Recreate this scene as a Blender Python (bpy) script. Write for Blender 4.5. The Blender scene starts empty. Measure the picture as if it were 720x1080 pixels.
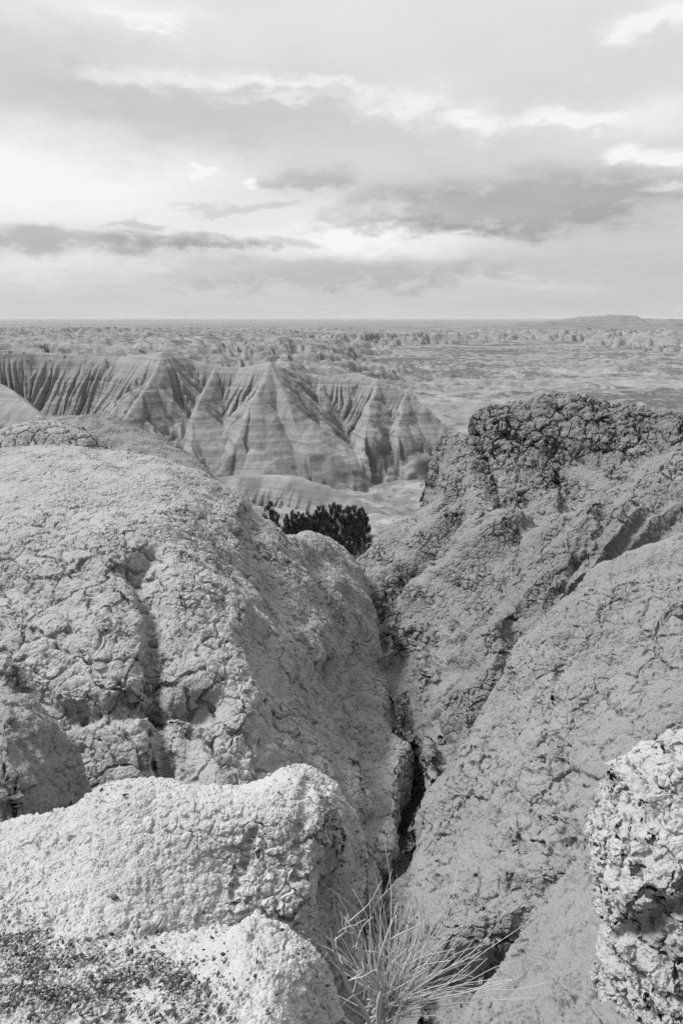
import bpy, math, random
import numpy as np
from mathutils import Vector
from concurrent.futures import ThreadPoolExecutor

SC = bpy.context.scene
COL = SC.collection
R = math.radians

# ------------------------------------------------------------------ camera
F = 720.0                      # focal length in photo pixels (24 mm on a 36 mm tall frame)
PITCH = R(15.9)
cam_d = bpy.data.cameras.new('camera')
cam_d.sensor_fit = 'VERTICAL'
cam_d.sensor_height = 36.0
cam_d.lens = 24.0
cam_d.clip_start = 0.05
cam_d.clip_end = 200000.0
cam = bpy.data.objects.new('camera', cam_d)
COL.objects.link(cam)
cam.location = (0, 0, 0)
cam.rotation_euler = (R(90) - PITCH, 0, 0)
SC.camera = cam

# ------------------------------------------------------------------ sun and view
SUN_EL, SUN_AZ = R(54), R(-82)       # azimuth measured clockwise from the view direction
sd = bpy.data.lights.new('sun', 'SUN')
sd.energy = 4.9
sd.angle = R(16)
sd.color = (1.0, 0.985, 0.96)
so = bpy.data.objects.new('sun', sd)
COL.objects.link(so)
sv = Vector((math.sin(SUN_AZ) * math.cos(SUN_EL), math.cos(SUN_AZ) * math.cos(SUN_EL), math.sin(SUN_EL)))
so.rotation_euler = sv.to_track_quat('Z', 'Y').to_euler()
SC.view_settings.view_transform = 'Standard'
SC.view_settings.look = 'None'
SC.view_settings.exposure = 0.0
SC.view_settings.gamma = 1.0
SC.view_settings.use_curve_mapping = False
SC.cycles.max_bounces = 4
SC.cycles.diffuse_bounces = 3
SC.cycles.use_denoising = False
SC.cycles.sample_clamp_indirect = 2.0
SC.cycles.sample_clamp_direct = 6.0
SC.cycles.denoiser = 'OPENIMAGEDENOISE'
SC.cycles.denoising_input_passes = 'RGB_ALBEDO_NORMAL'
SC.cycles.denoising_prefilter = 'ACCURATE'


# ------------------------------------------------------------------ node helper
class NT:
    def __init__(self, tree):
        self.t = tree
        tree.nodes.clear()

    def new(self, kind, **kw):
        n = self.t.nodes.new(kind)
        for k, v in kw.items():
            setattr(n, k, v)
        return n

    def link(self, a, b):
        self.t.links.new(a, b)

    def put(self, sock, v):
        if isinstance(v, bpy.types.NodeSocket):
            self.t.links.new(v, sock)
        else:
            sock.default_value = v

    def m(self, op, a, b=0.0, c=0.0, clamp=False):
        n = self.new('ShaderNodeMath', operation=op, use_clamp=clamp)
        self.put(n.inputs[0], a)
        self.put(n.inputs[1], b)
        if len(n.inputs) > 2:
            self.put(n.inputs[2], c)
        return n.outputs[0]

    def vm(self, op, a, b=(0, 0, 0), scale=None):
        n = self.new('ShaderNodeVectorMath', operation=op)
        self.put(n.inputs[0], a)
        self.put(n.inputs[1], b)
        if scale is not None:
            self.put(n.inputs[3], scale)
        return n.outputs[1] if op in ('DOT_PRODUCT', 'LENGTH') else n.outputs[0]

    def noise(self, vec, scale, detail=4.0, rough=0.55, dist=0.0, kind='FBM'):
        n = self.new('ShaderNodeTexNoise', noise_type=kind)
        n.normalize = True
        self.put(n.inputs['Vector'], vec)
        self.put(n.inputs['Scale'], scale)
        n.inputs['Detail'].default_value = detail
        n.inputs['Roughness'].default_value = rough
        n.inputs['Distortion'].default_value = dist
        return n

    def vor(self, vec, scale, feature='F1', smooth=0.5, rnd=1.0, detail=0.0):
        n = self.new('ShaderNodeTexVoronoi', feature=feature)
        self.put(n.inputs['Vector'], vec)
        self.put(n.inputs['Scale'], scale)
        n.inputs['Randomness'].default_value = rnd
        n.inputs['Detail'].default_value = detail
        n.inputs['Roughness'].default_value = 0.55
        n.inputs['Lacunarity'].default_value = 2.2
        if feature == 'SMOOTH_F1':
            n.inputs['Smoothness'].default_value = smooth
        return n.outputs['Distance']

    def ss(self, v, a, b, lo=0.0, hi=1.0):
        n = self.new('ShaderNodeMapRange', interpolation_type='SMOOTHSTEP')
        self.put(n.inputs['Value'], v)
        n.inputs['From Min'].default_value = a
        n.inputs['From Max'].default_value = b
        n.inputs['To Min'].default_value = lo
        n.inputs['To Max'].default_value = hi
        return n.outputs[0]

    def grey(self, v):
        n = self.new('ShaderNodeCombineColor')
        for i in range(3):
            self.put(n.inputs[i], v)
        return n.outputs[0]


def ray(px, py):
    a, b = (px - 360.0) / F, (540.0 - py) / F
    return a, math.cos(PITCH) + b * math.sin(PITCH), -math.sin(PITCH) + b * math.cos(PITCH)


def P(px, py, d):
    """a point seen at that place of the photo, at forward distance d (d > 0) or at height d (d < 0)"""
    a, y, z = ray(px, py)
    k = d / y if d > 0 else d / z
    return (a * k, y * k, z * k)


# ------------------------------------------------------------------ sky
world = bpy.data.worlds.new('World')
SC.world = world
world.use_nodes = True
W = NT(world.node_tree)
tc = W.new('ShaderNodeTexCoord')
D = tc.outputs['Generated']
sky = W.new('ShaderNodeTexSky', sky_type='NISHITA')
sky.sun_disc = False
sky.sun_elevation = SUN_EL
sky.sun_rotation = SUN_AZ
sky.air_density = 1.0
sky.dust_density = 2.0
bw = W.new('ShaderNodeRGBToBW')
W.link(sky.outputs[0], bw.inputs[0])
sep = W.new('ShaderNodeSeparateXYZ')
W.link(D, sep.inputs[0])
X, Y, Z = sep.outputs
azm = W.m('ARCTAN2', X, Y)
elv = W.m('ARCSINE', Z)
# cloud layer seen in perspective: direction projected onto a plane overhead
den = W.m('ADD', W.m('MAXIMUM', Z, 0.0), 0.07)
cv = W.new('ShaderNodeCombineXYZ')
W.put(cv.inputs[0], W.m('DIVIDE', X, den))
W.put(cv.inputs[1], W.m('DIVIDE', Y, den))
cl = cv.outputs[0]
n1 = W.noise(cl, 0.55, 7, 0.6, 0.6).outputs['Fac']
n2 = W.noise(cl, 2.1, 6, 0.62, 0.4).outputs['Fac']
av = W.new('ShaderNodeCombineXYZ')
W.put(av.inputs[0], azm)
W.put(av.inputs[1], W.m('MULTIPLY', elv, 2.4))
nw = W.noise(av.outputs[0], 7.0, 6, 0.6)
nwv = nw.outputs['Color']
nf = W.noise(av.outputs[0], 22.0, 7, 0.62, 0.3).outputs['Fac']
wsep = W.new('ShaderNodeSeparateColor')
W.link(nwv, wsep.inputs[0])
azw = W.m('ADD', azm, W.m('MULTIPLY', W.m('SUBTRACT', wsep.outputs[0], 0.5), 0.16))
elw = W.m('ADD', elv, W.m('ADD', W.m('MULTIPLY', W.m('SUBTRACT', wsep.outputs[1], 0.5), 0.07),
                          W.m('MULTIPLY', W.m('SUBTRACT', nf, 0.5), 0.03)))

CLOUDS = [  # x, y, half width, half height (photo pixels), brightness change, hardness
    (70, 254, 150, 13, -0.165, 2), (205, 256, 60, 9, -0.12, 2), (297, 256, 42, 7, -0.15, 2), (143, 236, 22, 4, -0.12, 2),
    (540, 213, 150, 28, -0.140, 2), (440, 195, 120, 16, -0.07, 1), (325, 184, 46, 12, -0.13, 2), (420, 236, 90, 9, -0.11, 2),
    (600, 236, 90, 14, -0.07, 1), (320, 289, 190, 15, -0.10, 2), (640, 285, 180, 38, -0.075, 1), (120, 318, 330, 16, -0.03, 1),
    (60, 75, 130, 30, -0.06, 1), (200, 112, 190, 24, -0.075, 1), (330, 150, 150, 24, -0.06, 1), (650, 60, 160, 40, -0.03, 1),
    (690, 200, 80, 16, -0.05, 1), (250, 218, 60, 5, -0.10, 2),
    (168, 80, 70, 11, 0.085, 2), (310, 90, 70, 6, 0.09, 2), (300, 104, 46, 4, 0.08, 2), (430, 113, 56, 19, 0.10, 2),
    (515, 125, 26, 14, 0.09, 2), (590, 121, 40, 8, 0.09, 2), (690, 18, 26, 14, 0.10, 2), (690, 163, 38, 7, 0.13, 2),
    (640, 158, 16, 7, 0.11, 2), (705, 201, 26, 4, 0.10, 2), (222, 180, 11, 5, 0.09, 2), (266, 186, 8, 5, 0.10, 2),
    (40, 190, 210, 40, 0.11, 1), (380, 254, 120, 16, 0.12, 1), (110, 284, 110, 8, 0.06, 1), (560, 300, 60, 9, 0.05, 1),
    (120, 8, 60, 14, 0.05, 1), (160, 20, 40, 6, 0.05, 2), (675, 118, 60, 14, 0.06, 1),
]
val = W.ss(elv, 0.0, 0.36, 0.845, 0.905)
val = W.m('ADD', val, W.m('MULTIPLY', W.m('SUBTRACT', n1, 0.5), 0.07))
val = W.m('ADD', val, W.m('MULTIPLY', W.m('SUBTRACT', n2, 0.5), W.ss(elv, 0.0, 0.1, 0.02, 0.07)))
for (px, py, rx, ry, amt, hard) in CLOUDS:
    a, y, z = ray(px, py)
    L = math.sqrt(a * a + y * y + z * z)
    a0, e0 = math.atan2(a, y), math.asin(z / L)
    sa, se = rx / F * y / 1.02, ry / F
    q = W.m('ADD', W.m('POWER', W.m('ABSOLUTE', W.m('DIVIDE', W.m('SUBTRACT', azw, a0), sa)), 2.0),
            W.m('POWER', W.m('ABSOLUTE', W.m('DIVIDE', W.m('SUBTRACT', elw, e0), se)), 2.0))
    g = W.m('EXPONENT', W.m('MULTIPLY', q, -0.9))
    if hard == 2:
        g = W.m('MULTIPLY', g, W.m('ADD', 1.0, W.m('MULTIPLY', W.m('SUBTRACT', nf, 0.5), 2.6)))
        g = W.ss(g, 0.16, 0.85) if amt < 0 else W.ss(g, 0.05, 1.05)
    val = W.m('ADD', val, W.m('MULTIPLY', g, amt * (0.85 if amt < 0 else 1.15)))
val = W.m('MINIMUM', W.m('MAXIMUM', val, 0.55), 0.985)
lin = W.m('POWER', val, 2.2)
lin = W.m('MULTIPLY', lin, W.ss(Y, -0.35, 0.6, 0.36, 1.0))               # unseen sky behind the viewer dimmed, added to darken faces turned this way
lin = W.m('MULTIPLY', lin, W.ss(elv, 0.42, 1.3, 1.0, 2.1))       # overcast sky out of view, brightened towards the zenith for added top light
lin = W.m('ADD', W.m('MULTIPLY', lin, 9.3), W.m('MULTIPLY', bw.outputs[0], 0.06))
bg = W.new('ShaderNodeBackground')
W.link(W.grey(lin), bg.inputs[0])
bg.inputs[1].default_value = 0.1
wo = W.new('ShaderNodeOutputWorld')
W.link(bg.outputs[0], wo.inputs[0])


# ------------------------------------------------------------------ numpy noise
def _h(ix, iy, iz, seed):
    h = (ix.astype(np.uint32) * np.uint32(374761393) + iy.astype(np.uint32) * np.uint32(668265263)
         + iz.astype(np.uint32) * np.uint32(2147483647 - 1028) + np.uint32(seed * 974711 + 17))
    h = (h ^ (h >> np.uint32(13))) * np.uint32(1274126177)
    h = (h ^ (h >> np.uint32(16))) * np.uint32(2246822519)
    return (h ^ (h >> np.uint32(15)))


_G = np.array([(1, 1, 0), (-1, 1, 0), (1, -1, 0), (-1, -1, 0), (1, 0, 1), (-1, 0, 1), (1, 0, -1), (-1, 0, -1),
               (0, 1, 1), (0, -1, 1), (0, 1, -1), (0, -1, -1), (1, 1, 0), (-1, 1, 0), (0, -1, 1), (0, -1, -1)], dtype=np.float32)


POOL = ThreadPoolExecutor(4)


def perlin(x, y, z=None, seed=0):
    """gradient noise about -0.9 .. 0.9"""
    x, y = np.broadcast_arrays(np.asarray(x, np.float64), np.asarray(y, np.float64))
    shp = x.shape
    x, y = x.ravel(), y.ravel()
    z = None if z is None else np.asarray(z, np.float64).ravel()
    st = 40000
    parts = POOL.map(lambda i: _perlin(x[i:i + st], y[i:i + st], None if z is None else z[i:i + st], seed), range(0, x.size, st))
    return np.concatenate(list(parts)).reshape(shp)


def _perlin(x, y, z, seed):
    two = z is None
    x0, y0 = np.floor(x), np.floor(y)
    fx, fy = (x - x0).astype(np.float32), (y - y0).astype(np.float32)
    ix, iy = x0.astype(np.int64), y0.astype(np.int64)
    if two:
        zs, iz, fz = (0,), np.zeros_like(ix), np.zeros_like(fx)
    else:
        z0 = np.floor(z)
        fz, iz, zs = (z - z0).astype(np.float32), z0.astype(np.int64), (0, 1)
    u, v, w = (t * t * t * (t * (t * 6 - 15) + 10) for t in (fx, fy, fz))
    out = np.zeros_like(fx)
    for c in zs:
        wz = 1.0 if two else (w if c else 1 - w)
        for b in (0, 1):
            wy = v if b else 1 - v
            for a in (0, 1):
                g = _G[_h(ix + a, iy + b, iz + c, seed) & np.uint32(15)]
                d = g[..., 0] * (fx - a) + g[..., 1] * (fy - b) + g[..., 2] * (fz - c)
                out += (u if a else 1 - u) * wy * wz * d
    return out


def fbm(x, y, z=None, octv=4, seed=0, gain=0.5, lac=2.03):
    s, a = 0.0, 1.0
    for o in range(octv):
        s = s + a * perlin(x, y, z, seed + o)
        x, y = x * lac, y * lac
        z = None if z is None else z * lac
        a *= gain
    return s


def ridged(x, y, z=None, octv=3, seed=0, gain=0.5):
    s, a, t = 0.0, 1.0, 0.0
    for o in range(octv):
        s = s + a * (1 - np.minimum(1, np.abs(perlin(x, y, z, seed + o)) * 2.2))
        t += a
        x, y = x * 2.07, y * 2.07
        z = None if z is None else z * 2.07
        a *= gain
    return s / t


def sstep(x, a, b):
    t = np.clip((x - a) / (b - a), 0, 1)
    return t * t * (3 - 2 * t)


# ------------------------------------------------------------------ mesh helpers
def tag(o, label=None, cat=None, group=None, kind=None):
    if label:
        o['label'] = label
    if cat:
        o['category'] = cat
    if group:
        o['group'] = group
    if kind:
        o['kind'] = kind
    return o


def mesh_obj(name, verts, faces, mat, parent=None, smooth=True, attrs=None):
    me = bpy.data.meshes.new(name)
    verts = np.asarray(verts, np.float32).reshape(-1, 3)
    faces = np.asarray(faces, np.int32)
    k = faces.shape[1]
    me.vertices.add(len(verts))
    me.vertices.foreach_set('co', verts.ravel())
    me.loops.add(faces.size)
    me.loops.foreach_set('vertex_index', faces.ravel())
    me.polygons.add(len(faces))
    me.polygons.foreach_set('loop_start', np.arange(0, faces.size, k, dtype=np.int32))
    me.polygons.foreach_set('loop_total', np.full(len(faces), k, np.int32))
    if smooth:
        me.polygons.foreach_set('use_smooth', np.ones(len(faces), bool))
    for an, av_ in (attrs or {}).items():
        at = me.attributes.new(an, 'FLOAT', 'POINT')
        at.data.foreach_set('value', np.asarray(av_, np.float32).ravel())
    me.update(calc_edges=True)
    me.materials.append(mat)
    o = bpy.data.objects.new(name, me)
    COL.objects.link(o)
    if parent:
        o.parent = parent
    return o


def grid_faces(nr, nc):
    i = np.arange(nr * nc).reshape(nr, nc)
    return np.stack([i[:-1, :-1], i[1:, :-1], i[1:, 1:], i[:-1, 1:]], -1).reshape(-1, 4)


def catmull(A, n):
    """interpolate control rows (axis 0) to n samples"""
    k = A.shape[0]
    t = np.linspace(0, k - 1, n)
    i = np.minimum(t.astype(int), k - 2)
    f = (t - i).reshape((-1,) + (1,) * (A.ndim - 1))
    Pd = np.concatenate([2 * A[:1] - A[1:2], A, 2 * A[-1:] - A[-2:-1]], 0)
    p0, p1, p2, p3 = Pd[i], Pd[i + 1], Pd[i + 2], Pd[i + 3]
    return 0.5 * (2 * p1 + (p2 - p0) * f + (2 * p0 - 5 * p1 + 4 * p2 - p3) * f ** 2 + (3 * p1 - p0 - 3 * p2 + p3) * f ** 3)


def to_px(V):
    x, y, z = V[..., 0], V[..., 1], V[..., 2]
    dep = y * math.cos(PITCH) - z * math.sin(PITCH)
    up = y * math.sin(PITCH) + z * math.cos(PITCH)
    return 360 + F * x / dep, 540 - F * up / dep


def normals(V):
    du = np.gradient(V, axis=1)
    dv = np.gradient(V, axis=0)
    n = np.cross(du, dv)
    n /= np.maximum(np.linalg.norm(n, axis=-1, keepdims=True), 1e-9)
    if np.mean(np.sum(n * -V, -1)) < 0:
        return -n, False
    return n, True


def seg_dist(px, py, line):
    """pixel distance to a polyline"""
    best = np.full(px.shape, 1e9)
    for (x0, y0), (x1, y1) in zip(line[:-1], line[1:]):
        dx, dy = x1 - x0, y1 - y0
        t = np.clip(((px - x0) * dx + (py - y0) * dy) / (dx * dx + dy * dy), 0, 1)
        best = np.minimum(best, np.hypot(px - x0 - t * dx, py - y0 - t * dy))
    return best


PIT = [(405, 985), (420, 1040), (450, 1070), (520, 1040)]
GULLY = [(392, 640), (412, 735), (437, 800), (428, 860), (402, 935), (392, 1010), (388, 1120)]


def loft(name, rows, nr, nc, mat, lump=(), flute=None, ribs=None, grooves=(), crack=None, back=(0.7, 1.2), deep=0.0, pit=0.0, seed=1, label=None, cat=None, kind='structure'):
    """a landform lofted through contour lines given as photo position + distance; displaced by layered noise"""
    A = np.array([[P(*p) for p in r] for r in rows])
    if deep:      # the gully cuts deep: its walls fall away to a far lower floor
        qx = np.array([[p[0] for p in r] for r in rows], float)
        qy = np.array([[p[1] for p in r] for r in rows], float)
        A = A * (1 + deep * np.exp(-(seg_dist(qx, qy, GULLY) / 72.0) ** 2) * sstep(qy, 630, 740))[..., None]
    if pit:
        qx = np.array([[p[0] for p in r] for r in rows], float)
        qy = np.array([[p[1] for p in r] for r in rows], float)
        A = A * (1 + pit * np.exp(-(seg_dist(qx, qy, PIT) / 50.0) ** 2))[..., None]
    b, drop = back
    if b:
        away = (A[0] - A[1])
        away[:, 2] = 0
        away /= np.maximum(np.linalg.norm(away, axis=1, keepdims=True), 1e-6)
        r1 = A[0] + away * b + np.array([0, 0, -drop * 0.28])
        r0 = A[0] + away * b * 2 + np.array([0, 0, -drop])
        A = np.concatenate([r0[None], r1[None], A], 0)
    V = catmull(A, nr)
    V = catmull(V.transpose(1, 0, 2), nc).transpose(1, 0, 2)
    n, ccw = normals(V)
    px, py = to_px(V)
    s = np.linspace(0, 1, nc)[None, :] * np.ones((nr, 1))
    v = np.linspace(0, 1, nr)[:, None] * np.ones((1, nc))
    d = np.zeros(V.shape[:2])
    for (sc, amp, octv) in lump:
        d += amp * fbm(V[..., 0] / sc, V[..., 1] / sc, V[..., 2] / sc, octv, seed)
        seed += 7
    if flute:
        fr, amp, v0, v1 = flute
        wob = 0.35 * fbm(V[..., 0] * 0.5, V[..., 1] * 0.5, V[..., 2] * 0.5, 3, seed + 3)
        d -= amp * (ridged(s * fr + wob, v * 0.7 + 3.3, None, 2, seed) - 0.45) * sstep(v, v0, v1)
    if ribs:
        d += ribs(px, py)
    for (line, wpx, depth) in grooves:
        wob = 6 * fbm(px / 22, py / 22, None, 3, seed + 5)
        d -= depth * np.exp(-((seg_dist(px + wob, py + wob, line) / wpx) ** 2))
        seed += 1
    crk = np.zeros(V.shape[:2]) + (0.5 if crack is None else crack(px, py))
    V = V + n * d[..., None]
    f = grid_faces(nr, nc)
    if ccw:
        f = f[:, ::-1]
    # face winding has to agree with the outward normal
    c0 = V.reshape(-1, 3)[f[:: max(1, len(f) // 500)]]
    fn = np.cross(c0[:, 1] - c0[:, 0], c0[:, 2] - c0[:, 0])
    if np.mean(np.sum(fn * n.reshape(-1, 3)[f[:: max(1, len(f) // 500), 0]], -1)) < 0:
        f = f[:, ::-1]
    o = mesh_obj(name, V.reshape(-1, 3), f, mat, attrs={'crack': crk})
    return tag(o, label, cat, None, kind)


# ------------------------------------------------------------------ materials
def out_surface(T, bsdf, disp=None):
    o = T.new('ShaderNodeOutputMaterial')
    T.link(bsdf.outputs[0], o.inputs['Surface'])
    if disp is not None:
        dn = T.new('ShaderNodeDisplacement')
        dn.inputs['Midlevel'].default_value = 0.0
        dn.inputs['Scale'].default_value = 1.0
        T.link(disp, dn.inputs['Height'])
        T.link(dn.outputs[0], o.inputs['Displacement'])


def clay(name, albedo=0.38, block=3.2, block_d=0.05, mid=9.0, mid_d=0.012, pop=34.0, pop_d=0.007, rough_s=2.2, rough_d=0.05,
         var=0.25, speck=0.0, frac=0.0):
    """cracked, weathered clay: plates split by cracks, popcorn crumbs and lumps as displacement; uneven dusty colour"""
    m = bpy.data.materials.new(name)
    m.use_nodes = True
    m.displacement_method = 'BOTH'
    T = NT(m.node_tree)
    co = T.new('ShaderNodeTexCoord').outputs['Object']
    at = T.new('ShaderNodeAttribute', attribute_name='crack').outputs['Fac']
    wn = T.noise(co, block * 1.0, 3, 0.55)
    wv = T.vm('SUBTRACT', wn.outputs['Color'], (0.5, 0.5, 0.5))
    p1 = T.vm('ADD', co, T.vm('SCALE', wv, scale=1.05 / block))
    e1 = T.vor(p1, block, 'DISTANCE_TO_EDGE', detail=frac)
    gate = T.noise(co, block * 0.5, 4, 0.65).outputs['Fac']
    gsel = T.ss(T.m('ADD', gate, T.m('MULTIPLY', T.m('SUBTRACT', at, 0.5), 0.45)), 0.42, 0.66)
    c1 = T.m('MULTIPLY', T.ss(e1, 0.0, 0.07, -1.0, 0.0), gsel)
    pil = T.m('MULTIPLY', T.ss(e1, 0.0, 0.40, 0.0, 0.35), gsel)
    p2 = T.vm('ADD', co, T.vm('SCALE', wv, scale=0.9 / mid))
    e2 = T.vor(p2, mid, 'DISTANCE_TO_EDGE')
    g2 = T.ss(T.noise(co, mid * 0.22, 3, 0.6).outputs['Fac'], 0.42, 0.62)
    c2 = T.m('MULTIPLY', T.ss(e2, 0.0, 0.16, -1.0, 0.0), g2)
    p3 = T.vm('ADD', co, T.vm('SCALE', wv, scale=0.5 / mid))
    pc2 = T.vor(p3, pop * 0.42, 'F1')
    pc = T.vor(co, pop, 'F1', detail=1.0)
    ro = T.m('SUBTRACT', T.noise(co, rough_s, 9, 0.62).outputs['Fac'], 0.5)
    h = T.m('MULTIPLY', T.m('ADD', c1, pil), block_d)
    h = T.m('ADD', h, T.m('MULTIPLY', c2, mid_d))
    h = T.m('SUBTRACT', h, T.m('MULTIPLY', pc, pop_d))
    h = T.m('SUBTRACT', h, T.m('MULTIPLY', T.m('MULTIPLY', pc2, pc2), pop_d * 2.2))
    h = T.m('ADD', h, T.m('MULTIPLY', ro, rough_d * 2))
    # colour: dusty light crust, darker damp-clay tint where the crust has broken away
    v1 = T.m('SUBTRACT', T.noise(co, block * 0.28, 6, 0.6).outputs['Fac'], 0.5)
    v2 = T.m('SUBTRACT', T.noise(co, pop * 1.4, 4, 0.7).outputs['Fac'], 0.5)
    f = T.m('ADD', 1.0, T.m('ADD', T.m('MULTIPLY', v1, var * 2), T.m('MULTIPLY', v2, var * 1.6)))
    al = T.m('MULTIPLY', f, albedo)
    if speck:
        sp = T.ss(T.noise(co, pop * 0.8, 2, 0.5).outputs['Fac'], 0.62, 0.70)
        sel = T.ss(T.noise(co, 3.0, 4, 0.6).outputs['Fac'], 0.40, 0.60)
        al = T.m('MULTIPLY', al, T.m('SUBTRACT', 1.0, T.m('MULTIPLY', T.m('MULTIPLY', sp, sel), speck)))
    b = T.new('ShaderNodeBsdfPrincipled')
    T.link(T.grey(T.m('MINIMUM', al, 0.8)), b.inputs['Base Color'])
    b.inputs['Roughness'].default_value = 0.95
    b.inputs['Specular IOR Level'].default_value = 0.12
    out_surface(T, b, h)
    return m


def flat(name, a, rough=0.9, var=0.2, scale=8.0):
    m = bpy.data.materials.new(name)
    m.use_nodes = True
    T = NT(m.node_tree)
    co = T.new('ShaderNodeTexCoord').outputs['Object']
    n = T.m('SUBTRACT', T.noise(co, scale, 4, 0.6).outputs['Fac'], 0.5)
    b = T.new('ShaderNodeBsdfPrincipled')
    T.link(T.grey(T.m('MULTIPLY', T.m('ADD', 1.0, T.m('MULTIPLY', n, var * 2)), a)), b.inputs['Base Color'])
    b.inputs['Roughness'].default_value = rough
    b.inputs['Specular IOR Level'].default_value = 0.15
    out_surface(T, b)
    return m


def strata(name, albedo, far=False):
    """banded sediment: colour follows height, with grass on the flat tops"""
    m = bpy.data.materials.new(name)
    m.use_nodes = True
    T = NT(m.node_tree)
    g = T.new('ShaderNodeNewGeometry')
    pos = g.outputs['Position']
    sp = T.new('ShaderNodeSeparateXYZ')
    T.link(pos, sp.inputs[0])
    wob = T.m('MULTIPLY', T.m('SUBTRACT', T.noise(pos, 0.02, 3, 0.5).outputs['Fac'], 0.5), 1.6 if not far else 8.0)
    z = T.m('ADD', sp.outputs[2], wob)
    bands = None
    for sc, amt in (((0.22, 0.30), (0.75, 0.40), (2.4, 0.45)) if not far else ((0.12, 0.5), (0.4, 0.5))):
        n = T.new('ShaderNodeTexNoise', noise_dimensions='1D')
        n.normalize = True
        T.put(n.inputs['W'], z)
        n.inputs['Scale'].default_value = sc
        n.inputs['Detail'].default_value = 3
        n.inputs['Roughness'].default_value = 0.6
        t = T.m('MULTIPLY', T.m('SUBTRACT', n.outputs['Fac'], 0.5), amt * 2)
        bands = t if bands is None else T.m('ADD', bands, t)
    if not far:
        for z0, w in ((-35.6, 0.4), (-34.2, 0.3), (-24.5, 0.3), (-29.0, 0.25), (-40.5, 0.35)):
            q = T.m('DIVIDE', T.m('SUBTRACT', z, z0), w)
            bands = T.m('SUBTRACT', bands, T.m('MULTIPLY', T.m('EXPONENT', T.m('MULTIPLY', T.m('MULTIPLY', q, q), -1.0)), 0.42))
    nn = T.m('SUBTRACT', T.noise(pos if not far else T.vm('MULTIPLY', pos, (0.3, 1.0, 3.0)), 0.9 if not far else 0.06, 8, 0.7).outputs['Fac'], 0.5)
    al = T.m('MULTIPLY', albedo, T.m('ADD', 1.0, T.m('ADD', T.m('MULTIPLY', bands, 0.65), T.m('MULTIPLY', nn, 0.35 if not far else 1.5))))
    al = T.m('MAXIMUM', al, 0.08)
    b = T.new('ShaderNodeBsdfPrincipled')
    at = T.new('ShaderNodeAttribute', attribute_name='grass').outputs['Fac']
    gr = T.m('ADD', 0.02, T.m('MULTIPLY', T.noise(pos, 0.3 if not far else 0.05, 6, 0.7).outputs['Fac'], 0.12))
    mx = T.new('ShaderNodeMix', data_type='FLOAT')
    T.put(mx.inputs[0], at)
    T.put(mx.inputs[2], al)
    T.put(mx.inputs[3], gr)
    T.link(T.grey(mx.outputs[0]), b.inputs['Base Color'])
    b.inputs['Roughness'].default_value = 0.95
    b.inputs['Specular IOR Level'].default_value = 0.1
    if not far:
        h = T.m('MULTIPLY', T.noise(pos, 0.8, 8, 0.65).outputs['Fac'], 0.5)
        bp = T.new('ShaderNodeBump')
        bp.inputs['Distance'].default_value = 1.0
        bp.inputs['Strength'].default_value = 0.5
        T.link(h, bp.inputs['Height'])
        T.link(bp.outputs[0], b.inputs['Normal'])
    out_surface(T, b)
    return m


M_LEDGE = clay('pale_clay_crust', 0.42, block=8.0, block_d=0.014, mid=22, mid_d=0.008, pop=75, pop_d=0.0065, rough_s=8, rough_d=0.016, var=0.24, speck=0.15)
M_MOUND = clay('grey_clay', 0.32, block=2.8, block_d=0.055, mid=7.5, mid_d=0.030, pop=26, pop_d=0.013, rough_s=2.4, rough_d=0.042, var=0.26, frac=0.4)
M_CLIFF = clay('cracked_clay', 0.22, block=1.9, block_d=0.16, mid=4.4, mid_d=0.10, pop=12, pop_d=0.032, rough_s=1.1, rough_d=0.13, var=0.26, frac=1.0)
M_SLOPE = clay('crumbly_clay', 0.235, block=3.0, block_d=0.045, mid=9, mid_d=0.026, pop=36, pop_d=0.012, rough_s=2.6, rough_d=0.04, var=0.28, frac=0.4)
M_SLOPE_FAR = clay('rough_clay', 0.20, block=2.0, block_d=0.06, mid=6, mid_d=0.035, pop=22, pop_d=0.018, rough_s=1.8, rough_d=0.06, var=0.26, frac=0.4)
M_OUTCROP = clay('blocky_clay', 0.38, block=6.5, block_d=0.026, mid=16, mid_d=0.014, pop=60, pop_d=0.007, rough_s=5, rough_d=0.022, var=0.22, frac=0.4)
M_STRATA = strata('banded_sediment', 0.24)
M_FAR = strata('far_sediment', 0.215, far=True)

# ------------------------------------------------------------------ far ground: one sheet out to the horizon
NA, NRD = 860, 1240
az = np.linspace(R(-48), R(48), NA)
rr = np.exp(np.concatenate([np.linspace(math.log(2.0), math.log(300), 120, endpoint=False),
                            np.linspace(math.log(300), math.log(9000), 960, endpoint=False),
                            np.linspace(math.log(9000), math.log(90000), NRD - 1080)]))
RR, AZ = np.meshgrid(rr, az, indexing='ij')
gx, gy = RR * np.sin(AZ), RR * np.cos(AZ)
gz = np.interp(rr, [2, 6, 25, 60, 100, 170, 300, 420, 700, 1400, 3000, 9000, 30000, 90000],
               [-6.5, -8.5, -14, -26, -37, -55, -62, -46, -48, -53, -58, -66, -72, -74])[:, None] * np.ones((1, NA))
wx = gx + 60 * fbm(gx / 260, gy / 260, None, 3, 5)
wy = gy + 60 * fbm(gx / 260, gy / 260, None, 3, 15)
big = fbm(wx / 620, wy / 620, None, 3, 21)
gul = ridged(wx / 75, wy / 75, None, 4, 33)
azd = np.degrees(AZ)
leftness = sstep(-azd, -9, 6)
zone = sstep(RR, 330, 520) * (1 - sstep(RR, 2000, 3000))
zone = zone * np.where(RR < 1150, 0.25 + 0.75 * leftness, 1.0)
t = big * 1.5 - (gul - 0.45) * 0.85 + 0.10 + 0.22 * leftness
pl = 0.55 * sstep(t, -0.15, 0.12) + 0.45 * sstep(t, 0.22, 0.42)
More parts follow.
